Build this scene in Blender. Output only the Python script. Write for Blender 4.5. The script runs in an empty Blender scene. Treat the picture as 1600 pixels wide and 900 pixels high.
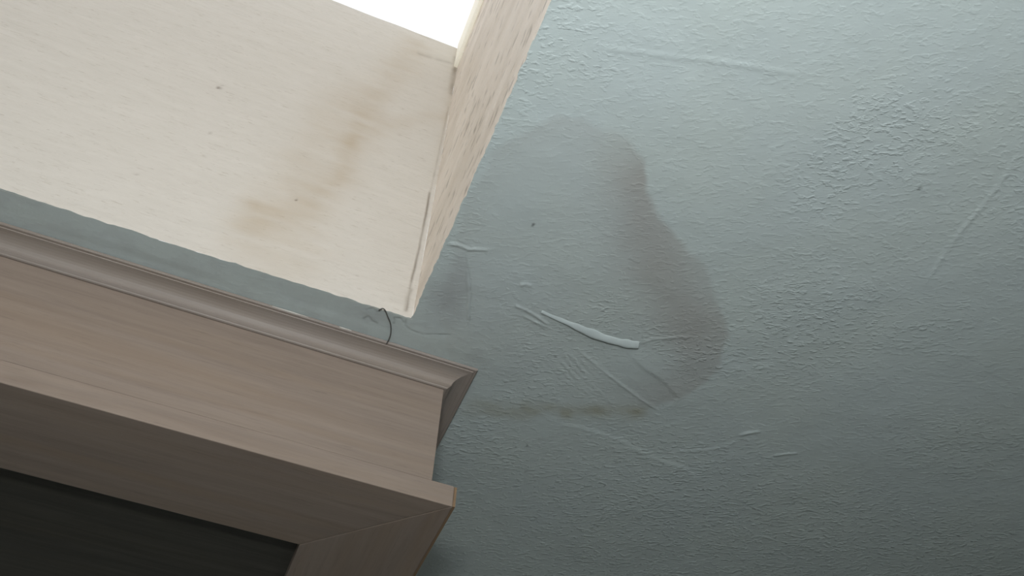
import bpy, bmesh, math
import numpy as np
from mathutils import Matrix, Vector

C = bpy.context.scene.collection
S = bpy.context.scene

# ------------------------------------------------------------------ camera, world, lights, exposure
CZ = 1.75                      # eye height
H = CZ + 0.70                  # ceiling height
PITCH, YAW, ROLL, FPX = 0.88847, -0.33359, 0.05622, 1463.75
cam_d = bpy.data.cameras.new('camera')
cam = bpy.data.objects.new('camera', cam_d); C.objects.link(cam)
cam_d.sensor_fit = 'HORIZONTAL'; cam_d.sensor_width = 36.0
cam_d.lens = 36.0 * FPX / 1600.0
cam_d.clip_start = 0.01
cam.matrix_world = (Matrix.Translation((0, 0, CZ)) @ Matrix.Rotation(YAW, 4, 'Z')
                    @ Matrix.Rotation(math.pi / 2 + PITCH, 4, 'X') @ Matrix.Rotation(ROLL, 4, 'Z'))
S.camera = cam

SKY_STRENGTH = 1.25
w = bpy.data.worlds.new('overcast_sky'); S.world = w; w.use_nodes = True
bg = w.node_tree.nodes['Background']
bg.inputs['Color'].default_value = (0.97, 0.985, 1.03, 1)
bg.inputs['Strength'].default_value = SKY_STRENGTH

# room extents (metres, camera stands at x = y = 0)
RX0, RX1, RY0, RY1 = -1.5, 1.9, -0.50, 1.30
# added window, unseen behind the camera, to light the ceiling
WX0, WX1, WZ0, WZ1 = -0.52, 0.68, 1.80, 2.40
# skylight opening in the ceiling and its shaft
SX0, SX1, SY0, SY1, SD = -0.80, 0.1096, -0.12, 0.6146, 0.63

WINDOW_FILL_POWER = 3.4  # fill coming through the added near-wall window
ld = bpy.data.lights.new('added_window_light', 'AREA'); ld.shape = 'RECTANGLE'
ld.size = WX1 - WX0; ld.size_y = WZ1 - WZ0; ld.energy = WINDOW_FILL_POWER
ld.color = (0.95, 0.99, 1.05)
lo = bpy.data.objects.new('added_window_light', ld); C.objects.link(lo)
lo.location = ((WX0 + WX1) / 2, RY0 - 0.16, (WZ0 + WZ1) / 2)
lo.rotation_euler = (math.pi / 2, 0, 0)         # shines along +y, into the room
# added uplighter, unseen behind the camera: its bowl throws fill light on the ceiling
FILL_X, FILL_Y, FILL_Z, FILL_POWER = -0.08, -0.24, 1.87, 8.6
pd = bpy.data.lights.new('skylight_portal', 'AREA'); pd.shape = 'RECTANGLE'
pd.size = SX1 - SX0; pd.size_y = SY1 - SY0; pd.cycles.is_portal = True
po = bpy.data.objects.new('skylight_portal', pd); C.objects.link(po)
po.location = ((SX0 + SX1) / 2, (SY0 + SY1) / 2, H + SD + 0.03)

S.view_settings.view_transform = 'Standard'
S.view_settings.look = 'None'
S.view_settings.gamma = 1.0
S.view_settings.use_curve_mapping = False
S.view_settings.exposure = 0.05


# ------------------------------------------------------------------ helpers
def lin(r, g, b):
    f = lambda c: (c / 12.92 if c <= 0.04045 else ((c + 0.055) / 1.055) ** 2.4)
    return (f(r / 255), f(g / 255), f(b / 255), 1)


def tag(o, label, cat, group=None):
    o['label'] = label; o['category'] = cat
    if group: o['group'] = group
    return o


def link(name, me, mats=(), parent=None, struct=False):
    o = bpy.data.objects.new(name, me); C.objects.link(o)
    for m in (mats if isinstance(mats, (list, tuple)) else [mats]):
        me.materials.append(m)
    if parent: o.parent = parent
    if struct: o['kind'] = 'structure'
    return o


def box_bm(bm, x0, x1, y0, y1, z0, z1):
    vs = [bm.verts.new((x, y, z)) for z in (z0, z1) for y in (y0, y1) for x in (x0, x1)]
    for q in ((0, 2, 3, 1), (4, 5, 7, 6), (0, 1, 5, 4), (2, 6, 7, 3), (0, 4, 6, 2), (1, 3, 7, 5)):
        bm.faces.new([vs[i] for i in q])
    return bm


def finish(name, bm, mats, parent=None, struct=False, bevel=0, smooth=False):
    if bevel:
        bmesh.ops.bevel(bm, geom=list(bm.edges), offset=bevel, segments=2, affect='EDGES', profile=0.6)
    bmesh.ops.recalc_face_normals(bm, faces=list(bm.faces))
    me = bpy.data.meshes.new(name); bm.to_mesh(me); bm.free()
    if smooth:
        for p in me.polygons: p.use_smooth = True
    return link(name, me, mats, parent, struct)


def boxes(name, specs, mats, parent=None, struct=False, bevel=0):
    bm = bmesh.new()
    for s in specs: box_bm(bm, *s)
    return finish(name, bm, mats, parent, struct, bevel)


rng = np.random.default_rng(7)


def vnoise(u, v, seed):
    """smooth 2-D value noise on numpy arrays, range about -1..1"""
    g = np.random.default_rng(seed).uniform(-1, 1, (256, 256))
    iu = np.floor(u).astype(int); iv = np.floor(v).astype(int)
    fu = u - iu; fv = v - iv
    fu = fu * fu * fu * (fu * (fu * 6 - 15) + 10); fv = fv * fv * fv * (fv * (fv * 6 - 15) + 10)
    a = g[iu % 256, iv % 256]; b = g[(iu + 1) % 256, iv % 256]
    c = g[iu % 256, (iv + 1) % 256]; d = g[(iu + 1) % 256, (iv + 1) % 256]
    return (a * (1 - fu) + b * fu) * (1 - fv) + (c * (1 - fu) + d * fu) * fv


def fbm(u, v, seed, n=4):
    s = 0; a = 1; t = 0
    for k in range(n):
        s = s + a * vnoise(u * 2 ** k + 3.7 * k, v * 2 ** k + 1.3 * k, seed + k); t += a; a *= 0.5
    return s / t * 1.4


def seg_dist(u, v, pts):
    """distance to a polyline, position along it (0..1) and signed side"""
    best = np.full(u.shape, 1e9); par = np.zeros(u.shape); side = np.zeros(u.shape)
    n = len(pts) - 1
    for i in range(n):
        (ax, ay), (bx, by) = pts[i], pts[i + 1]
        dx, dy = bx - ax, by - ay; L2 = dx * dx + dy * dy + 1e-12
        t = np.clip(((u - ax) * dx + (v - ay) * dy) / L2, 0, 1)
        px, py = u - ax - t * dx, v - ay - t * dy
        d = np.sqrt(px * px + py * py); m = d < best
        best = np.where(m, d, best); par = np.where(m, (i + t) / n, par)
        side = np.where(m, np.sign(dx * py - dy * px), side)
    return best, par, side


def inside(u, v, poly):
    r = np.zeros(u.shape, bool); n = len(poly)
    for i in range(n):
        (ax, ay), (bx, by) = poly[i], poly[(i + 1) % n]
        c = ((ay > v) != (by > v)) & (u < (bx - ax) * (v - ay) / (by - ay + 1e-12) + ax)
        r ^= c
    return r


def smooth(a, b, x):
    t = np.clip((x - a) / (b - a), 0, 1); return t * t * (3 - 2 * t)


def grid_mesh(name, us, vs, pos, keep=None, flip=False, attrs=None):
    """grid of quads over us x vs; pos(U, V) -> (X, Y, Z)"""
    U, V = np.meshgrid(us, vs)
    X, Y, Z = pos(U, V)
    co = np.stack([X, Y, Z], -1).reshape(-1, 3).astype(np.float32)
    nu, nv = len(us), len(vs)
    idx = np.arange(nu * nv).reshape(nv, nu)
    q = np.stack([idx[:-1, :-1], idx[:-1, 1:], idx[1:, 1:], idx[1:, :-1]], -1)
    if flip: q = q[..., ::-1]
    if keep is not None:
        cu = (us[:-1] + us[1:]) / 2; cv = (vs[:-1] + vs[1:]) / 2
        q = q[keep(*np.meshgrid(cu, cv))]
    q = q.reshape(-1, 4)
    used = np.zeros(nu * nv, bool); used[q.ravel()] = True
    remap = np.cumsum(used) - 1
    co = co[used]; q = remap[q]
    me = bpy.data.meshes.new(name)
    me.vertices.add(len(co)); me.vertices.foreach_set('co', co.ravel())
    me.loops.add(q.size); me.loops.foreach_set('vertex_index', q.ravel().astype(np.int32))
    me.polygons.add(len(q))
    me.polygons.foreach_set('loop_start', np.arange(0, q.size, 4, dtype=np.int32))
    me.update(calc_edges=True)
    me.polygons.foreach_set('use_smooth', np.ones(len(q), bool))
    for k, a in (attrs or {}).items():
        at = me.attributes.new(k, 'FLOAT', 'POINT')
        at.data.foreach_set('value', a.reshape(-1)[used].astype(np.float32))
    me.update()
    return me


class NT:
    """small node-tree builder"""
    def __init__(self, name, rough=0.6, spec=0.3):
        self.m = bpy.data.materials.new(name); self.m.use_nodes = True
        self.t = self.m.node_tree; self.b = self.t.nodes['Principled BSDF']
        self.b.inputs['Roughness'].default_value = rough
        self.b.inputs['Specular IOR Level'].default_value = spec

    def n(self, kind, **kw):
        nd = self.t.nodes.new(kind)
        for k, v in kw.items(): setattr(nd, k, v)
        return nd

    def l(self, a, b): self.t.links.new(a, b)

    def coords(self, scale=(1, 1, 1), rot=(0, 0, 0)):
        tc = self.n('ShaderNodeTexCoord'); mp = self.n('ShaderNodeMapping')
        mp.inputs['Scale'].default_value = scale; mp.inputs['Rotation'].default_value = rot
        # rotate first, then stretch
        if any(rot):
            m0 = self.n('ShaderNodeMapping'); m0.inputs['Rotation'].default_value = rot
            mp.inputs['Rotation'].default_value = (0, 0, 0)
            self.l(tc.outputs['Object'], m0.inputs['Vector']); self.l(m0.outputs['Vector'], mp.inputs['Vector'])
        else:
            self.l(tc.outputs['Object'], mp.inputs['Vector'])
        return mp.outputs['Vector']

    def noise(self, vec, scale=1, detail=4, rough=0.55, dist=0.0):
        nd = self.n('ShaderNodeTexNoise'); nd.inputs['Scale'].default_value = scale
        nd.inputs['Detail'].default_value = detail; nd.inputs['Roughness'].default_value = rough
        nd.inputs['Distortion'].default_value = dist
        self.l(vec, nd.inputs['Vector']); return nd.outputs['Fac']

    def ramp(self, fac, stops):
        r = self.n('ShaderNodeValToRGB'); e = r.color_ramp.elements
        while len(e) < len(stops): e.new(0.5)
        for el, (p, c) in zip(e, stops):
            el.position = p; el.color = c if isinstance(c, (tuple, list)) else (c, c, c, 1)
        self.l(fac, r.inputs['Fac']); return r.outputs['Color']

    def mix(self, fac, a, b, blend='MIX'):
        m = self.n('ShaderNodeMix', data_type='RGBA', blend_type=blend)
        for s, v in ((m.inputs[0], fac), (m.inputs[6], a), (m.inputs[7], b)):
            if hasattr(v, 'is_linked'): self.l(v, s)
            else: s.default_value = v
        return m.outputs[2]

    def math(self, op, a, b=0.0):
        m = self.n('ShaderNodeMath', operation=op)
        for s, v in ((m.inputs[0], a), (m.inputs[1], b)):
            if hasattr(v, 'is_linked'): self.l(v, s)
            else: s.default_value = v
        return m.outputs[0]

    def attr(self, name):
        a = self.n('ShaderNodeAttribute', attribute_name=name); return a.outputs['Fac']

    def bump(self, height, dist, strength=1.0):
        b = self.n('ShaderNodeBump'); b.inputs['Distance'].default_value = dist
        if hasattr(strength, 'is_linked'): self.l(strength, b.inputs['Strength'])
        else: b.inputs['Strength'].default_value = strength
        self.l(height, b.inputs['Height'])
        self.l(b.outputs['Normal'], self.b.inputs['Normal'])

    def color(self, c):
        if hasattr(c, 'is_linked'): self.l(c, self.b.inputs['Base Color'])
        else: self.b.inputs['Base Color'].default_value = c


# ------------------------------------------------------------------ materials
def mat_plain(name, col, rough=0.6, spec=0.3):
    n = NT(name, rough, spec); n.color(col)
    v = n.noise(n.coords((1, 1, 1)), 40, 3); n.bump(v, 0.0005, 0.3)
    return n.m


def mat_ceiling():
    n = NT('blue_grey_ceiling_paint', 0.5, 0.35)
    paint = (0.470, 0.545, 0.535, 1)
    v1 = n.coords((1, 1, 1))
    big = n.noise(v1, 9, 3)
    col = n.mix(n.ramp(big, [(0.35, 0.0), (0.65, 1.0)]), (0.470, 0.537, 0.530, 1), (0.480, 0.545, 0.525, 1))
    col = n.mix(n.attr('stain'), col, (0.33, 0.318, 0.296, 1))
    col = n.mix(n.attr('olive'), col, (0.34, 0.345, 0.27, 1))
    col = n.mix(n.attr('grime'), col, (0.35, 0.375, 0.375, 1))
    col = n.mix(n.attr('crack'), col, (0.10, 0.105, 0.10, 1))
    n.color(col)
    vs = n.coords((0.62, 1.0, 1.0), (0, 0, 0.36))
    a = n.noise(vs, 270, 2, 0.5, 0.2)
    a = n.ramp(a, [(0.50, 0.0), (0.72, 1.0)])
    b = n.noise(vs, 520, 2, 0.6)
    h = n.math('ADD', n.math('MULTIPLY', a, 1.0), n.math('MULTIPLY', b, 0.35))
    h = n.math('MULTIPLY', h, n.attr('stipple'))
    n.bump(h, 0.0009, 0.62)
    return n.m


def mat_cream(name, col_a, col_b, stretch, nscale, hole=None, dirt=(0.37, 0.32, 0.255, 1), dirt_amt=0.5, bump=0.0008):
    n = NT(name, 0.55, 0.25)
    vs = n.coords(stretch)
    g = n.noise(vs, nscale, 5, 0.6, 0.3)
    col = n.mix(n.ramp(g, [(0.3, 0.0), (0.7, 1.0)]), col_a, col_b)
    fl = n.noise(n.coords(tuple(s * 1.7 for s in stretch)), nscale * 1.9, 3, 0.65, 0.5)
    fm = n.math('MULTIPLY', n.ramp(fl, [(0.60, 0.0), (0.76, 1.0)]), dirt_amt)
    col = n.mix(fm, col, dirt)
    col = n.mix(n.attr('stain'), col, (0.47, 0.385, 0.275, 1))
    col = n.mix(n.attr('crack'), col, (0.16, 0.125, 0.09, 1))
    n.color(col)
    n.bump(n.ramp(g, [(0.35, 0.0), (0.65, 1.0)]), bump, 0.6)
    return n.m


def mat_wood(name, light, dark, axis='x', pores=0.5):
    n = NT(name, 0.5, 0.3)
    st = {'x': (0.9, 16, 16), 'y': (16, 0.9, 16)}[axis]
    g = n.noise(n.coords(st), 7, 6, 0.62, 0.6)
    w2 = n.noise(n.coords(tuple(s * 0.35 for s in st)), 6, 3, 0.5, 0.8)
    col = n.mix(n.ramp(g, [(0.32, 0.0), (0.68, 1.0)]), dark, light)
    tint = tuple(c * k for c, k in zip(light[:3], (0.93, 0.84, 0.70))) + (1,)
    col = n.mix(n.ramp(w2, [(0.45, 0.0), (0.80, 0.5)]), col, tint)
    p = n.noise(n.coords(tuple(s * 2.6 for s in st)), 12, 3, 0.7)
    col = n.mix(n.math('MULTIPLY', n.ramp(p, [(0.60, 0.0), (0.75, 1.0)]), pores), col,
                tuple(c * 0.6 for c in dark[:3]) + (1,))
    n.color(col)
    n.bump(g, 0.0004, 0.35)
    return n.m


M_ceil = mat_ceiling()
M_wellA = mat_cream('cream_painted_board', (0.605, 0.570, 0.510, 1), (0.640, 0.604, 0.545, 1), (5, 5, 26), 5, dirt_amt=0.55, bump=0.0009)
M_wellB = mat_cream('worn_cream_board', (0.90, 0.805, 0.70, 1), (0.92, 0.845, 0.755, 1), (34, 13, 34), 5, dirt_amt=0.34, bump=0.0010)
M_wall = mat_plain('pale_wall_paint', (0.62, 0.62, 0.58, 1))
M_floor = mat_wood('oak_floorboards', (0.085, 0.078, 0.07, 1), (0.06, 0.054, 0.05, 1), 'x')
M_frame = mat_plain('white_window_frame', (0.82, 0.80, 0.76, 1), 0.4)
WL, WD = (0.305, 0.245, 0.200, 1), (0.243, 0.193, 0.158, 1)
M_wood_x = mat_wood('limed_wood_lengthways', WL, WD, 'x', 0.42)
M_wood_y = mat_wood('limed_wood_crossways', WL, WD, 'y', 0.25)
M_under_x = mat_wood('limed_wood_rail', WL, WD, 'x', 0.45)
M_under_y = mat_wood('limed_wood_stile', WL, WD, 'y', 0.4)
M_mould = mat_wood('limed_wood_moulding', (0.31, 0.272, 0.24, 1), (0.27, 0.23, 0.20, 1), 'x', 0.2)
M_mould_y = mat_wood('limed_wood_moulding_return', (0.31, 0.272, 0.24, 1), (0.27, 0.23, 0.20, 1), 'y', 0.4)
M_panel = mat_wood('dark_recessed_board', (0.066, 0.063, 0.051, 1), (0.042, 0.039, 0.032, 1), 'x', 0.3)
M_thread = mat_plain('dark_thread', (0.10, 0.10, 0.092, 1), 0.8)


def mat_glass():
    m = bpy.data.materials.new('skylight_glazing'); m.use_nodes = True
    t = m.node_tree; t.nodes.clear()
    o = t.nodes.new('ShaderNodeOutputMaterial'); mx = t.nodes.new('ShaderNodeMixShader')
    tr = t.nodes.new('ShaderNodeBsdfTransparent'); tr.inputs['Color'].default_value = (0.97, 0.97, 0.96, 1)
    gl = t.nodes.new('ShaderNodeBsdfGlossy'); gl.inputs['Roughness'].default_value = 0.05
    mx.inputs['Fac'].default_value = 0.05
    t.links.new(tr.outputs[0], mx.inputs[1]); t.links.new(gl.outputs[0], mx.inputs[2])
    t.links.new(mx.outputs[0], o.inputs['Surface'])
    return m


M_glass = mat_glass()


def mat_pvc():
    m = bpy.data.materials.new('translucent_white_plastic'); m.use_nodes = True
    t = m.node_tree; b = t.nodes['Principled BSDF']; o = t.nodes['Material Output']
    b.inputs['Base Color'].default_value = (0.90, 0.87, 0.79, 1); b.inputs['Roughness'].default_value = 0.4
    tr = t.nodes.new('ShaderNodeBsdfTranslucent'); tr.inputs['Color'].default_value = (0.97, 0.94, 0.86, 1)
    mx = t.nodes.new('ShaderNodeMixShader'); mx.inputs['Fac'].default_value = 0.78
    t.links.new(b.outputs[0], mx.inputs[1]); t.links.new(tr.outputs[0], mx.inputs[2])
    t.links.new(mx.outputs[0], o.inputs['Surface'])
    return m


M_pvc = mat_pvc()

# ------------------------------------------------------------------ the ceiling: relief, stain and old patches in metres
stain_edge = [(0.1082, 0.4402), (0.116, 0.4051), (0.132, 0.3712), (0.1502, 0.3479), (0.1837, 0.3417), (0.2189, 0.3468), (0.2414, 0.3676), (0.2645, 0.3923), (0.3046, 0.4248), (0.3452, 0.448), (0.3804, 0.48), (0.4052, 0.5148), (0.4189, 0.5571), (0.4132, 0.5983), (0.3923, 0.6307), (0.353, 0.6588), (0.3046, 0.6856), (0.252, 0.7033), (0.2089, 0.7168), (0.16, 0.6501), (0.1237, 0.5643)]
stain_core = [(0.2450, 0.385), (0.275, 0.4350), (0.3046, 0.4600), (0.335, 0.488), (0.366, 0.515), (0.388, 0.545), (0.397, 0.575), (0.39, 0.602)]
olive_run = [(0.2107, 0.7117), (0.2483, 0.6941), (0.2806, 0.682), (0.3132, 0.6709), (0.345, 0.658), (0.375, 0.6415)]
old_patch = [(0.1124, 0.5735), (0.1167, 0.5252), (0.1309, 0.515), (0.1616, 0.5925), (0.1484, 0.6167), (0.1204, 0.6242)]
ridge = [(0.2238, 0.5538), (0.2377, 0.5559), (0.2556, 0.5574), (0.2743, 0.5603), (0.2925, 0.5618), (0.3098, 0.5609), (0.323, 0.5589), (0.3311, 0.5564)]
# raised lines: points, half width, height
raised = [
    ([(0.1536, 0.2825), (0.1713, 0.2787), (0.191, 0.2728), (0.2188, 0.266), (0.2409, 0.2592), (0.2662, 0.2529), (0.2969, 0.2455), (0.3278, 0.2381)], 0.0014, 0.00075),
    ([(0.5253, 0.2274), (0.5317, 0.2612), (0.5338, 0.2929), (0.5341, 0.3192), (0.538, 0.3531), (0.5427, 0.38)], 0.0022, 0.0007),
    ([(0.2751, 0.5855), (0.2973, 0.5952), (0.3159, 0.604), (0.3524, 0.6187), (0.3755, 0.6274), (0.3932, 0.6324)], 0.0016, 0.0007),
    ([(0.2716, 0.5938), (0.3108, 0.6245), (0.3466, 0.6454)], 0.0018, 0.00022),
    ([(0.2655, 0.6042), (0.2985, 0.6299), (0.3362, 0.6554)], 0.0018, 0.00022),
    ([(0.4432, 0.6832), (0.4674, 0.669), (0.4861, 0.6538), (0.4921, 0.6419)], 0.0016, 0.0007),
    ([(0.4905, 0.6324), (0.4973, 0.6238), (0.5076, 0.617)], 0.0020, 0.0012),
    ([(0.541, 0.6456), (0.5502, 0.638), (0.5624, 0.6315)], 0.0018, 0.0008),
    ([(0.4544, 0.5386), (0.4614, 0.5316), (0.4726, 0.5316)], 0.0020, 0.0006),
    ([(0.3303, 0.5548), (0.3401, 0.543), (0.3571, 0.5347), (0.3734, 0.5248)], 0.0014, 0.0007),
    ([(0.196, 0.5569), (0.2064, 0.5577), (0.2191, 0.5604), (0.2376, 0.567)], 0.0016, 0.0010),
    ([(0.2075, 0.5654), (0.2261, 0.5692), (0.2372, 0.5708)], 0.0014, 0.0007),
    ([(0.1919, 0.5315), (0.1969, 0.5277), (0.2026, 0.5286)], 0.0022, 0.0011),
    ([(0.1122, 0.5125), (0.1207, 0.5096), (0.1319, 0.5105), (0.1514, 0.503)], 0.0017, 0.0009),
    ([(0.1322, 0.5169), (0.1417, 0.5394), (0.1523, 0.5651), (0.1616, 0.5925), (0.1627, 0.6087)], 0.0016, 0.0008),
]
steps = [   # trowel edges: a soft step down on one side, fading away from the line
    ([(0.2883, 0.695), (0.3318, 0.6903), (0.379, 0.692), (0.4157, 0.7025), (0.4514, 0.7033), (0.5124, 0.7202)], 0.022, 0.0006, 1),
    ([(0.3255, 0.5713), (0.3514, 0.5825), (0.3705, 0.5882), (0.3899, 0.597), (0.404, 0.6065), (0.3985, 0.628)], 0.012, 0.0006, -1),
]
cracks = [  # dark hairlines: points, half width, strength
    ([(0.1041, 0.6174), (0.1055, 0.6241), (0.1115, 0.628), (0.1246, 0.6289), (0.1511, 0.6184)], 0.0010, 0.45),
    ([(0.0647, 0.6325), (0.0679, 0.6275), (0.0731, 0.6317), (0.0782, 0.6332)], 0.0013, 0.45),
    ([(0.0941, 0.6263), (0.0925, 0.6187), (0.098, 0.6172), (0.1042, 0.6219)], 0.0011, 0.5),
    ([(0.0638, 0.6202), (0.0695, 0.615), (0.075, 0.618), (0.0765, 0.612)], 0.0011, 0.4),
    ([(0.1322, 0.5189), (0.1437, 0.5394), (0.1543, 0.5651), (0.1630, 0.5925)], 0.0008, 0.22),
    ([(0.3255, 0.5713), (0.3514, 0.5825), (0.3705, 0.5882), (0.3899, 0.597)], 0.0008, 0.25),
]
specks = [((0.1768, 0.4613), 0.0016, 0.9), ((0.4717, 0.2937), 0.0016, 0.8), ((0.2606, 0.6044), 0.0015, 0.5),
          ((0.2849, 0.7418), 0.0013, 0.7), ((0.1673, 0.2964), 0.0014, 0.4)]


def axis(*runs):
    out = [np.array([runs[0][0]])]
    for a, b, st in runs:
        n = max(1, int(round((b - a) / st))); out.append(np.linspace(a, b, n + 1)[1:])
    return np.concatenate(out)


gx = axis((RX0, SX0, 0.3), (SX0, -0.40, 0.1), (-0.40, 0.04, 0.003), (0.04, SX1, 0.0009), (SX1, 0.30, 0.0009), (0.30, 0.62, 0.0016), (0.62, 1.02, 0.003), (1.02, RX1, 0.2))
gy = axis((RY0, SY0, 0.1), (SY0, 0.10, 0.05), (0.10, 0.20, 0.004), (0.20, 0.50, 0.0022), (0.50, SY1, 0.0011), (SY1, 0.66, 0.0009), (0.66, 0.80, 0.0018), (0.80, 1.08, 0.003), (1.08, RY1, 0.1))
GU, GV = np.meshgrid(gx, gy)


def ceiling_fields(U, V):
    hgt = np.zeros(U.shape)                     # positive = hangs down
    hgt += 0.0007 * fbm(U * 9 + 11, V * 9 + 5, 21, 2) + 0.00026 * fbm(U * 38, V * 38, 31, 3)
    for pts, wd, h in raised:
        d, t, s = seg_dist(U, V, pts)
        fade = smooth(0, 0.12, t) * (1 - smooth(0.88, 1.0, t)) * 0.8 + 0.2
        wob = 0.75 + 0.35 * vnoise(U * 160, V * 160, 77)
        hgt += h * np.exp(-(d / wd) ** 2) * fade * wob
    for pts, wd, h, sg in steps:
        d, t, s = seg_dist(U, V, pts)
        fade = smooth(0, 0.15, t) * (1 - smooth(0.85, 1, t))
        hgt += h * fade * np.where(s * sg > 0, np.exp(-d / wd), np.exp(-(d / 0.0022) ** 2))
    # fine parallel trowel lines beside the smoothed patch
    g = np.exp(-(((U - 0.285) / 0.035) ** 2 + ((V - 0.615) / 0.022) ** 2))
    hgt += 0.00011 * g * np.sin((0.52 * U - 0.85 * V) * 2 * np.pi / 0.0062 + 2 * vnoise(U * 40, V * 40, 5))
    g = np.exp(-(((U - 0.70) / 0.05) ** 2 + ((V - 0.575) / 0.04) ** 2))
    hgt += 0.00008 * g * np.sin((0.75 * U + 0.66 * V) * 2 * np.pi / 0.008)
    # water stain
    wu = U + 0.006 * fbm(U * 30, V * 30, 41, 3); wv = V + 0.006 * fbm(U * 30 + 50, V * 30, 45, 3)
    ins = inside(wu, wv, stain_edge)
    d, t, s = seg_dist(wu, wv, stain_edge + stain_edge[:1])
    sd = np.where(ins, d, -d)
    dc, tc, _ = seg_dist(wu, wv, stain_core)
    core = np.exp(-(dc / 0.032) ** 2)
    band = np.exp(-np.clip(sd, 0, 1) / 0.022)
    st = smooth(-0.003, 0.005, sd) * (0.10 + 0.15 * band + 0.50 * core) * (0.85 + 0.25 * fbm(U * 14, V * 14, 51, 3))
    st *= 1 - 0.6 * smooth(0.62, 0.68, V)
    smooth_patch = np.exp(-(((U - 0.335) / 0.05) ** 2 + ((V - 0.575) / 0.03) ** 2))
    st *= 1 - 0.55 * smooth_patch
    stain = np.clip(st, 0, 0.95)
    # olive run along the lower rim
    d, t, s = seg_dist(wu, wv, olive_run)
    olive = np.clip(0.75 * np.exp(-(d / 0.010) ** 2) * (0.65 + 0.6 * fbm(U * 45, V * 45, 61, 3)) * smooth(0, 0.15, t + 0.1), 0, 0.9)
    # grime on the old square patch by the corner and on the strip beside the moulding
    ins = inside(wu, wv, old_patch); d, t, s = seg_dist(wu, wv, old_patch + old_patch[:1])
    grime = 0.34 * smooth(-0.004, 0.010, np.where(ins, d, -d)) * (0.7 + 0.6 * fbm(U * 55, V * 55, 71, 3))
    grime += 0.09 * smooth(0.612, 0.62, V) * (1 - smooth(0.16, 0.22, U)) * (1 - smooth(0.64, 0.68, V)) * (0.75 + 0.3 * fbm(U * 30, V * 30, 75, 3))
    for cx, cy, rr, aa in ((0.133, 0.575, 0.013, 0.55), (0.128, 0.548, 0.009, 0.35), (0.148, 0.560, 0.006, 0.4), (0.071, 0.626, 0.008, 0.35), (0.035, 0.600, 0.02, 0.0)):
        grime += aa * np.exp(-(np.hypot(wu - cx, (wv - cy) * 0.7) / rr) ** 2)
    grime += 0.16 * smooth(0.608, 0.618, V) * (1 - smooth(0.20, 0.26, U)) * (1 - smooth(0.65, 0.70, V)) * smooth(0.0, 0.5, fbm(U * 60 + 9, V * 60, 79, 3))
    grime = np.clip(grime, 0, 0.9)
    crack = np.zeros(U.shape)
    for pts, wd, a in cracks:
        d, t, s = seg_dist(U, V, pts)
        crack = np.maximum(crack, a * np.exp(-(d / wd) ** 2) * (0.7 + 0.5 * vnoise(U * 260, V * 260, 9)))
        hgt -= 0.0005 * np.exp(-(d / wd) ** 2) * a
    for (cx, cy), r, a in specks:
        dd = np.hypot(U - cx, V - cy); crack = np.maximum(crack, a * np.exp(-(dd / r) ** 4))
    # where the roller texture is strong
    sp = 0.34 + 0.60 * smooth(0.05, 0.7, fbm(U * 7 + 3, V * 7 + 9, 81, 3))
    sp += 0.9 * np.exp(-(((U - 0.47) / 0.07) ** 2 + ((V - 0.47) / 0.07) ** 2))
    sp += 0.9 * np.exp(-(((U - 0.385) / 0.05) ** 2 + ((V - 0.55) / 0.03) ** 2))
    sp += 1.0 * smooth(0.60, 0.72, V) * smooth(0.30, 0.45, U) + 0.35 * smooth(0.70, 0.80, V)
    sp += 0.4 * smooth(0.45, 0.6, U) * (1 - smooth(0.25, 0.35, V))
    sp *= 1 - 0.75 * np.exp(-(((U - 0.335) / 0.055) ** 2 + ((V - 0.585) / 0.035) ** 2))
    sp *= 1 - 0.7 * np.exp(-(((U - 0.14) / 0.05) ** 2 + ((V - 0.42) / 0.12) ** 2))
    sp *= 1 - 0.6 * smooth(0.60, 0.615, V) * (1 - smooth(0.15, 0.19, U))
    return hgt, stain, olive, grime, np.clip(crack, 0, 1), np.clip(sp, 0, 1.6)


hgt, f_stain, f_olive, f_grime, f_crack, f_stip = ceiling_fields(GU, GV)
# flat where walls, the cabinet and the shaft meet it
flat = \
    smooth(0.0, 0.03, GV - 0.10) * smooth(0.0, 0.03, 1.08 - GV) * smooth(0.0, 0.03, 1.02 - GU) * smooth(0.0, 0.03, GU + 0.40)
cabinet_zone = (1 - smooth(0.0, 0.012, 0.645 - GV)) * (1 - smooth(0.0, 0.012, GU - 0.20))
hgt *= flat * (1 - cabinet_zone)
# ragged paint line round the shaft: the rim wanders a little into the opening
edge_y = (np.abs(GV - SY1) < 1e-6) & (GU < SX1 + 1e-6) & (GU > SX0 - 1e-6)
edge_x = (np.abs(GU - SX1) < 1e-6) & (GV < SY1 + 1e-6) & (GV > SY0 - 1e-6)
PX = GU - np.where(edge_x & ~edge_y, np.clip(0.0008 + 0.0009 * fbm(GV * 150, GV * 0 + 3, 91, 3), 0, 0.002), 0)
PY = GV - np.where(edge_y, np.clip(0.0008 + 0.0012 * fbm(GU * 90, GU * 0 + 7, 95, 4), 0, 0.003), 0)
PZ = H - hgt
me = grid_mesh('ceiling', gx, gy, lambda U, V: (PX, PY, PZ),
               keep=lambda u, v: ~((u > SX0) & (u < SX1) & (v > SY0) & (v < SY1)), flip=True,
               attrs=dict(stain=f_stain, olive=f_olive, grime=f_grime, crack=f_crack, stipple=f_stip))
ceiling = link('ceiling', me, M_ceil, struct=True)

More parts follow.
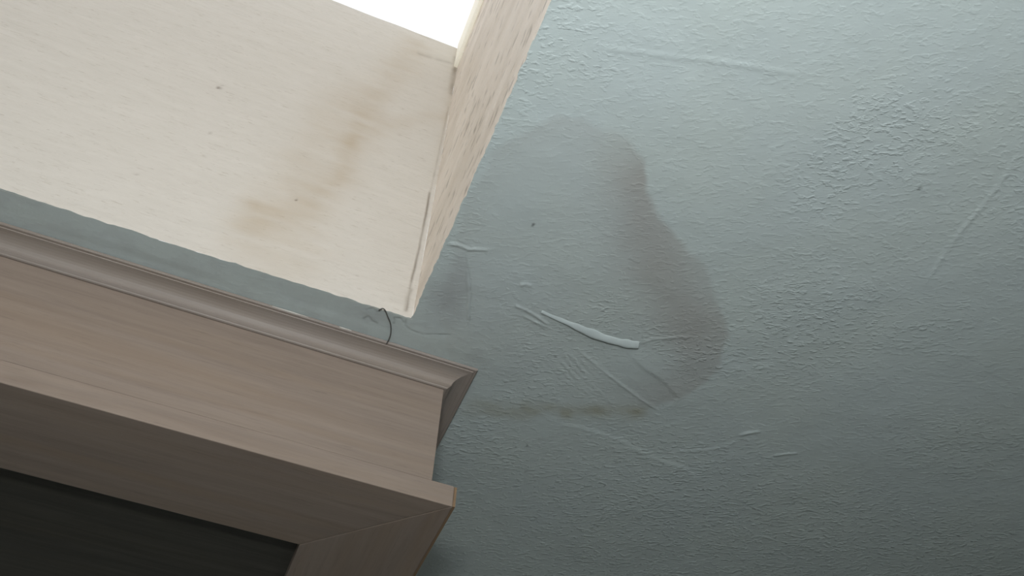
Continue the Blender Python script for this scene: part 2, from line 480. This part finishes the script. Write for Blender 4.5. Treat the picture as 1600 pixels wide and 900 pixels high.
# thick run of filler on the stained ceiling
def sweep_lump(pts, wid, hei, z):
    P = np.array(pts); n = 60
    t = np.linspace(0, len(P) - 1, n); i = np.minimum(t.astype(int), len(P) - 2); f = (t - i)[:, None]
    Q = P[i] * (1 - f) + P[i + 1] * f
    for _ in range(6): Q[1:-1] = (Q[:-2] + Q[1:-1] * 2 + Q[2:]) / 4
    T = np.gradient(Q, axis=0); T /= np.linalg.norm(T, axis=1)[:, None]; N = np.stack([-T[:, 1], T[:, 0]], 1)
    bm = bmesh.new(); rings = []
    K = 11
    for k in range(n):
        s = k / (n - 1)
        ww = wid * (0.42 + 0.58 * smooth(0, 0.55, np.array(s))) * (1 + 0.10 * math.sin(17 * s) + 0.07 * math.sin(41 * s))
        hh = hei * (0.40 + 0.60 * smooth(0, 0.5, np.array(s))) * (1 + 0.10 * math.sin(23 * s + 1))
        ring = []
        for j in range(K):
            a = math.pi * j / (K - 1)
            off = N[k] * (math.cos(a) * float(ww) * (1.0 if N[k][1] * math.cos(a) > 0 else 1.25))
            ring.append(bm.verts.new((Q[k, 0] + off[0], Q[k, 1] + off[1], z + 0.0008 - (float(hh) + 0.0008) * max(0.0, math.sin(a) * (1 + 0.45 * math.cos(a) * (1 if N[k][1] > 0 else -1))) ** 0.9)))
        rings.append(ring)
    for a, b in zip(rings[:-1], rings[1:]):
        for j in range(K - 1): bm.faces.new((a[j], a[j + 1], b[j + 1], b[j]))
    bm.faces.new(rings[0]); bm.faces.new(rings[-1][::-1])
    return bm


lump = finish('filler_ridge', sweep_lump(ridge, 0.0046, 0.0016, H), mat_plain('painted_filler', (0.490, 0.555, 0.545, 1), 0.5), ceiling, smooth=True)
lump['label'] = 'thick raised bead of painted-over filler'

# ------------------------------------------------------------------ the skylight shaft
def fieldsA(U, V):      # U = x, V = height above the ceiling
    wu = U + 0.010 * fbm(U * 18, V * 12, 111, 3); wv = V + 0.02 * fbm(U * 18, V * 30, 115, 3)
    streak = 0.85 + 0.40 * fbm(U * 16, V * 70, 119, 4)
    def soft(pts, wid, a, prof=None):
        d, t, s = seg_dist(wu, wv * 0.62, [(p[0], p[1] * 0.62) for p in pts])
        return a * np.exp(-(d / wid) ** 2) * (prof(t) if prof else 1)
    st = soft([(0.0434, 0.5832), (0.0271, 0.487), (0.0114, 0.4092), (0.0045, 0.3194), (-0.0005, 0.2548), (0.004, 0.208), (-0.0114, 0.1525), (-0.029, 0.1175), (-0.0569, 0.0897), (-0.0669, 0.0504)], 0.024, 0.46)
    st += soft([(0.1, 0.4116), (0.0593, 0.3793), (0.0307, 0.3376), (0.0079, 0.2752), (0.0018, 0.2418)], 0.011, 0.26)
    st += soft([(-0.0256, 0.3728), (-0.0377, 0.3059), (-0.0442, 0.2407), (-0.0436, 0.1851), (-0.04, 0.1419)], 0.028, 0.34)
    st += soft([(-0.0674, 0.078), (-0.0427, 0.058), (-0.0137, 0.0463), (-0.0348, 0.0248)], 0.028, 0.30)
    st += soft([(0.0045, 0.3194), (-0.0005, 0.2548), (0.004, 0.208), (-0.005, 0.17)], 0.012, 0.20)
    st = np.clip(0.78 * st * streak, 0, 0.9)
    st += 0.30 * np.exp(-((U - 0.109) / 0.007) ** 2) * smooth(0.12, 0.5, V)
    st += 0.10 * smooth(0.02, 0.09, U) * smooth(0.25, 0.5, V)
    cr = np.zeros(U.shape)
    for pts, wid, a in (([(0.0511, 0.5595), (0.0752, 0.5623), (0.0947, 0.5653), (0.1143, 0.5684)], 0.0032, 0.30),
                        ([(0.1039, 0.2277), (0.1042, 0.1685), (0.1039, 0.1196), (0.1029, 0.0792), (0.1017, 0.0495), (0.1027, 0.0141)], 0.0013, 0.80),
                        ([(0.1028, 0.045), (0.1012, 0.03), (0.1020, 0.012)], 0.0022, 0.6),
                        ([(0.105, 0.59), (0.107, 0.53), (0.108, 0.48)], 0.004, 0.45),
                        ([(0.1075, 0.44), (0.1063, 0.3485), (0.105, 0.26), (0.1045, 0.22)], 0.0011, 0.30)):
        d, t, s = seg_dist(U, V * 0.8, [(p[0], p[1] * 0.8) for p in pts])
        cr = np.maximum(cr, a * np.exp(-(d / wid) ** 2) * (0.75 + 0.4 * vnoise(U * 150, V * 60, 131)))
    for cx, cz, r, a in ((-0.1649, 0.2902, 0.0024, 0.75), (-0.1640, 0.2975, 0.0014, 0.45), (-0.1488, 0.1947, 0.0018, 0.35), (-0.0364, 0.1291, 0.0016, 0.8), (-0.1909, 0.0844, 0.0017, 0.35)):
        dd = np.hypot(U - cx, (V - cz) * 0.75); cr = np.maximum(cr, a * np.exp(-(dd / r) ** 4))
    return np.clip(st, 0, 0.9), np.clip(cr, 0, 1)


ax_ = axis((SX0, -0.45, 0.05), (-0.45, -0.10, 0.003), (-0.10, 0.08, 0.0022), (0.08, SX1, 0.0009))
az_ = axis((0, 0.622, 0.0028))
AU, AV = np.meshgrid(ax_, az_)
a_st, a_cr = fieldsA(AU, AV)
relief = 0.0009 * fbm(AU * 10, AV * 30, 141, 3) - 0.0015 * a_cr
relief += 0.0016 * smooth(0.1045, 0.1030, AU) * 0   # board face
me = grid_mesh('wall_skylight_far', ax_, az_, lambda U, V: (U, SY1 - relief * smooth(0, 0.004, V), H + V), flip=False,
               attrs=dict(stain=a_st, crack=a_cr))
wA = link('wall_skylight_far', me, M_wellA, struct=True)

by_ = axis((SY0, 0.18, 0.05), (0.18, SY1, 0.0022)); bz_ = axis((0, 0.557, 0.0030))
BU, BV = np.meshgrid(by_, bz_)
b_st = np.clip(0.08 + 0.40 * fbm(BU * 8, BV * 26, 151, 4) + 0.10 * smooth(0.25, 0.55, BV), 0, 0.8) * 0.6
b_st *= 0.45 + 0.55 * smooth(0.0, 0.012, BV)
b_cr = np.clip(0.45 * smooth(0.40, 0.9, fbm(BU * 55, BV * 130, 161, 3)), 0, 0.5)
brel = 0.0011 * fbm(BU * 12, BV * 50, 165, 3)
me = grid_mesh('wall_skylight_right', by_, bz_, lambda U, V: (SX1 - np.clip(brel, -0.0005, 0.002) * smooth(0, 0.004, V) * smooth(0, 0.01, SY1 - U), U, H + V), flip=True,
               attrs=dict(stain=b_st, crack=b_cr))
wB = link('wall_skylight_right', me, M_wellB, struct=True)
boxes('wall_skylight_left', [(SX0 - 0.02, SX0, SY0 - 0.02, SY1 + 0.02, H + 0.001, H + 0.65)], M_wellA, struct=True)
boxes('wall_skylight_near', [(SX0, SX1, SY0 - 0.02, SY0, H + 0.001, H + 0.65)], M_wellA, struct=True)

win = boxes('window_1', [(SX0 + 0.002, SX1 - 0.007, SY0 + 0.002, SY1 + 0.010, H + 0.6225, H + 0.6262)], M_glass, struct=True)
boxes('window_lining', [(SX1 - 0.0060, SX1 - 0.0004, SY0 - 0.03, SY1 - 0.002, H + 0.5555, H + SD + 0.002)], M_pvc, win, bevel=0.001)
boxes('window_frame', [(SX0, SX1 + 0.03, SY1 + 0.003, SY1 + 0.03, H + 0.56, H + 0.622),
                       (SX0 - 0.03, SX0, SY0, SY1, H + SD - 0.002, H + SD + 0.03),
                       (SX0, SX1 + 0.03, SY0 - 0.03, SY0, H + SD - 0.002, H + SD + 0.03)], M_frame, win)

# ------------------------------------------------------------------ the room round it
T = 0.08
boxes('floor', [(RX0 - T, RX1 + T, RY0 - T, RY1 + T, -0.05, 0)], M_floor, struct=True)
boxes('wall_left', [(RX0 - T, RX0, RY0 - T, RY1 + T, 0, H + 0.02)], M_wall, struct=True)
boxes('wall_right', [(RX1, RX1 + T, RY0 - T, RY1 + T, 0, H + 0.02)], M_wall, struct=True)
boxes('wall_far', [(RX0, RX1, RY1, RY1 + T, 0, H + 0.02)], M_wall, struct=True)
boxes('wall_near', [(RX0, WX0, RY0 - T, RY0, 0, H + 0.02), (WX1, RX1, RY0 - T, RY0, 0, H + 0.02),
                    (WX0, WX1, RY0 - T, RY0, 0, WZ0), (WX0, WX1, RY0 - T, RY0, WZ1, H + 0.02)], M_wall, struct=True)
w2 = boxes('added_window', [(WX0 + 0.03, WX1 - 0.03, RY0 - 0.045, RY0 - 0.041, WZ0 + 0.03, WZ1 - 0.03)], M_glass, struct=True)  # added window, never in view, frames the fill light
boxes('window_frame', [(WX0, WX0 + 0.03, RY0 - 0.07, RY0 - 0.02, WZ0, WZ1), (WX1 - 0.03, WX1, RY0 - 0.07, RY0 - 0.02, WZ0, WZ1),  # frame of the added window, never in view
                       (WX0 + 0.03, WX1 - 0.03, RY0 - 0.07, RY0 - 0.02, WZ0, WZ0 + 0.03), (WX0 + 0.03, WX1 - 0.03, RY0 - 0.07, RY0 - 0.02, WZ1 - 0.03, WZ1)], M_frame, w2)

# ------------------------------------------------------------------ the wooden wall cabinet under the ceiling
XF, YF = 0.1667, 0.67816                 # right side and front of the fascia
XL = 0.1889                              # right end of the projecting bottom frame
ZB, ZL, ZC = CZ + 0.54037, CZ + 0.56381, CZ + 0.6826
YC, XC = 0.65127, 0.19359                # outermost edge of the crown moulding
RAILW = 0.1166
XE, YE = -1.05, RY1 - 0.001              # left end, back
TOP = H - 0.0006

cab = bpy.data.objects.new('wall_cabinet', None); C.objects.link(cab)
cab.location = ((XE + XL) / 2, (YF + YE) / 2, ZB)
tag(cab, 'pale limed-wood wall cabinet with crown moulding, fixed under the ceiling beside the skylight', 'cabinet')
bpy.context.view_layer.update()


def cpart(name, bm, mat, bevel=0, smooth_=False, parent=None):
    o = finish(name, bm, mat, None, bevel=bevel, smooth=smooth_)
    o.parent = cab; o.matrix_parent_inverse = cab.matrix_world.inverted()
    return o


cpart('fascia', box_bm(bmesh.new(), XE, XF, YF, YF + 0.02, ZL + 0.0006, TOP), M_wood_x, 0.0006)
cpart('side_panel', box_bm(bmesh.new(), XF - 0.017, XF - 0.0008, YF + 0.02, YE, ZL, TOP), M_wood_y)
cpart('side_panel', box_bm(bmesh.new(), XE, XE + 0.017, YF + 0.02, YE, ZL, TOP), M_wood_y)
cpart('top_panel', box_bm(bmesh.new(), XE + 0.017, XF - 0.017, YF + 0.02, YE, TOP - 0.016, TOP), M_wood_x)


def prism(poly, z0, z1):
    bm = bmesh.new()
    a = [bm.verts.new((x, y, z0)) for x, y in poly]; b = [bm.verts.new((x, y, z1)) for x, y in poly]
    bm.faces.new(a); bm.faces.new(b[::-1])
    for i in range(len(poly)):
        j = (i + 1) % len(poly); bm.faces.new((a[i], b[i], b[j], a[j]))
    return bm


y0, y1 = YF - 0.0008, YE
x0, x1 = XE - 0.02, XL
g = 0.0003
cpart('front_rail', prism([(x0, y0), (x1 - g, y0), (x1 - RAILW - g, y0 + RAILW), (x0 + RAILW, y0 + RAILW)], ZB, ZL), M_under_x, 0.0008)
cpart('side_rail', prism([(x1, y0 + g), (x1, y1), (x1 - RAILW, y1), (x1 - RAILW, y0 + RAILW + g)], ZB, ZL), M_under_y, 0.0008)
cpart('side_rail', prism([(x0, y0 + 2 * g), (x0 + RAILW, y0 + RAILW + 2 * g), (x0 + RAILW, y1), (x0, y1)], ZB, ZL), M_under_y, 0.0008)
eb = cpart('edge_strip', box_bm(bmesh.new(), x1 + 0.0001, x1 + 0.0026, y0 + 0.0004, y1, ZB + 0.0006, ZL - 0.0004), mat_wood('raw_edge_wood', (0.27, 0.185, 0.11, 1), (0.20, 0.13, 0.075, 1), 'y', 0.3))
eb['label'] = 'orange-brown raw wood edge strip'
cpart('back_rail', box_bm(bmesh.new(), x0 + RAILW, x1 - RAILW, y1 - 0.10, y1, ZB, ZL), M_under_x, 0.0008)
pnl = cpart('recessed_panel', box_bm(bmesh.new(), x0 + RAILW, x1 - RAILW, y0 + RAILW, y1 - 0.10, ZB + 0.014, ZL - 0.001), M_panel)
pnl['label'] = 'dark recessed bottom panel inside the mitred frame'

# crown moulding: profile = (projection from the fascia, height), swept along the front and round the corner
PROJ = YF - YC
prof = [(0.0, ZC + 0.0004), (0.0016, ZC), (0.0030, ZC + 0.0004), (0.0038, ZC + 0.0014), (0.0046, ZC + 0.0018)]
zc0, zc1 = ZC + 0.0030, TOP - 0.0034
for k in range(9):                                            # cove
    a = math.pi / 2 * k / 8
    prof.append((0.0062 + (PROJ - 0.0102) * (1 - math.cos(a)), zc0 + (zc1 - zc0) * math.sin(a)))
prof += [(PROJ - 0.0038, TOP - 0.0034), (PROJ - 0.0034, TOP - 0.0026), (PROJ - 0.0008, TOP - 0.0026), (PROJ, TOP - 0.0018), (PROJ, TOP), (0.0, TOP)]


def crown(front):
    bm = bmesh.new(); A = []; B = []
    for p, z in prof:
        if front:
            A.append(bm.verts.new((XE, YF - p, z))); B.append(bm.verts.new((XF + p - 0.0002, YF - p, z)))
        else:
            A.append(bm.verts.new((XF + p, YF - p + 0.0002, z))); B.append(bm.verts.new((XF + p, YE, z)))
    n = len(prof)
    for i in range(n):
        j = (i + 1) % n; bm.faces.new((A[i], A[j], B[j], B[i]))
    bm.faces.new(A[::-1]); bm.faces.new(B)
    return bm


cpart('crown_moulding', crown(True), M_mould)
cpart('crown_moulding', crown(False), M_mould_y)

def sliver(xa, xb):
    """thin irregular sliver set along the top lip of the moulding"""
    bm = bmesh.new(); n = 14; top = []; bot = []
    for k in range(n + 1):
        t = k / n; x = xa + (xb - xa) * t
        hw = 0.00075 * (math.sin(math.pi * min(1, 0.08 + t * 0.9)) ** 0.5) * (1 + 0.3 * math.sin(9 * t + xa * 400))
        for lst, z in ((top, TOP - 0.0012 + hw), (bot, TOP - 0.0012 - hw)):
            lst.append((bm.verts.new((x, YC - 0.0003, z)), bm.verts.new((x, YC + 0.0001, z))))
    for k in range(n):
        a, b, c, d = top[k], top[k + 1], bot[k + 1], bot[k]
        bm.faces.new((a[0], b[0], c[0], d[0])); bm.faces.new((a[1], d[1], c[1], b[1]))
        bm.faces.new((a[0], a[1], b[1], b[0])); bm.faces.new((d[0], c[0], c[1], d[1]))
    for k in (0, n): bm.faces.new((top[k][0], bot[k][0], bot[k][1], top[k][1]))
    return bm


M_sliver = mat_plain('cream_sliver', (0.54, 0.52, 0.47, 1), 0.4)  # pale cream pieces set on the lip
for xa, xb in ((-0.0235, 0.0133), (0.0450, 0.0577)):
    sm = cpart('pale_sliver', sliver(xa, xb), M_sliver); sm['label'] = 'thin pale cream sliver on the moulding lip'

# ------------------------------------------------------------------ dark thread stuck to the ceiling strip
thread = [(0.0757, 0.6159), (0.0777, 0.6115), (0.0813, 0.6126), (0.0864, 0.6204), (0.092, 0.6281), (0.096, 0.6413), (0.0962, 0.6507), (0.0957, 0.6558)]
zt = [H - 0.0014] * 6 + [H - 0.0026, H - 0.0050]
zt = [H - 0.0012, H - 0.0012, H - 0.0012, H - 0.0012, H - 0.0014, H - 0.0018, H - 0.0034, H - 0.0046]
yt = [p[1] for p in thread]
cu = bpy.data.curves.new('thread', 'CURVE'); cu.dimensions = '3D'; cu.bevel_depth = 0.0006; cu.bevel_resolution = 2
sp = cu.splines.new('NURBS'); sp.points.add(len(thread) - 1); sp.use_endpoint_u = True; sp.order_u = 3
for pt, (x, y), z in zip(sp.points, thread, zt):
    k = (z - CZ) / 0.70
    pt.co = (x * k, y * k, z, 1)
tmp = bpy.data.objects.new('thread_curve', cu); C.objects.link(tmp)
bpy.context.view_layer.update()
dg = bpy.context.evaluated_depsgraph_get()
tm = bpy.data.meshes.new_from_object(tmp.evaluated_get(dg)); tm.name = 'thread'
bpy.data.objects.remove(tmp)
for p in tm.polygons: p.use_smooth = True
tm.materials.clear()
th = link('thread', tm, M_thread)
tag(th, 'thin dark curled thread stuck on the ceiling strip and hanging onto the crown moulding', 'thread')

# ------------------------------------------------------------------ the added fill uplighter, out of view
def lathe(bm, pts, cx, cy, n=40):
    rings = [[bm.verts.new((cx + r * math.cos(2 * math.pi * k / n), cy + r * math.sin(2 * math.pi * k / n), z)) for k in range(n)] for r, z in pts]
    for a, b in zip(rings[:-1], rings[1:]):
        for k in range(n): bm.faces.new((a[k], a[(k + 1) % n], b[(k + 1) % n], b[k]))
    bm.faces.new(rings[0]); bm.faces.new(rings[-1])
    return bm


lamp = bpy.data.objects.new('added_uplighter', None); C.objects.link(lamp)
lamp.location = (FILL_X, FILL_Y, 0)
tag(lamp, 'added fill uplighter with a white bowl, out of view by the near wall', 'lamp')
M_added_uplighter = mat_plain('added_uplighter_white', (0.75, 0.75, 0.73, 1), 0.35)
finish('added_uplighter_base', lathe(bmesh.new(), [(0.12, 0.0), (0.12, 0.012), (0.11, 0.02), (0.015, 0.026)], 0, 0), M_added_uplighter, lamp, smooth=True)
finish('added_uplighter_pole', lathe(bmesh.new(), [(0.011, 0.024), (0.011, FILL_Z - 0.098)], 0, 0), M_added_uplighter, lamp, smooth=True)
finish('added_uplighter_bowl', lathe(bmesh.new(), [(0.012, FILL_Z - 0.10), (0.06, FILL_Z - 0.088), (0.10, FILL_Z - 0.055), (0.125, FILL_Z), (0.121, FILL_Z),
                                   (0.096, FILL_Z - 0.052), (0.058, FILL_Z - 0.082), (0.006, FILL_Z - 0.09)], 0, 0), M_added_uplighter, lamp, smooth=True)
ul = bpy.data.lights.new('added_uplight', 'AREA'); ul.shape = 'DISK'; ul.size = 0.16
ul.energy = FILL_POWER; ul.color = (0.97, 1.0, 1.02)
uo = bpy.data.objects.new('added_uplight', ul); C.objects.link(uo); uo.parent = lamp
uo.location = (0, 0, FILL_Z + 0.002); uo.rotation_euler = (math.pi, 0, 0)
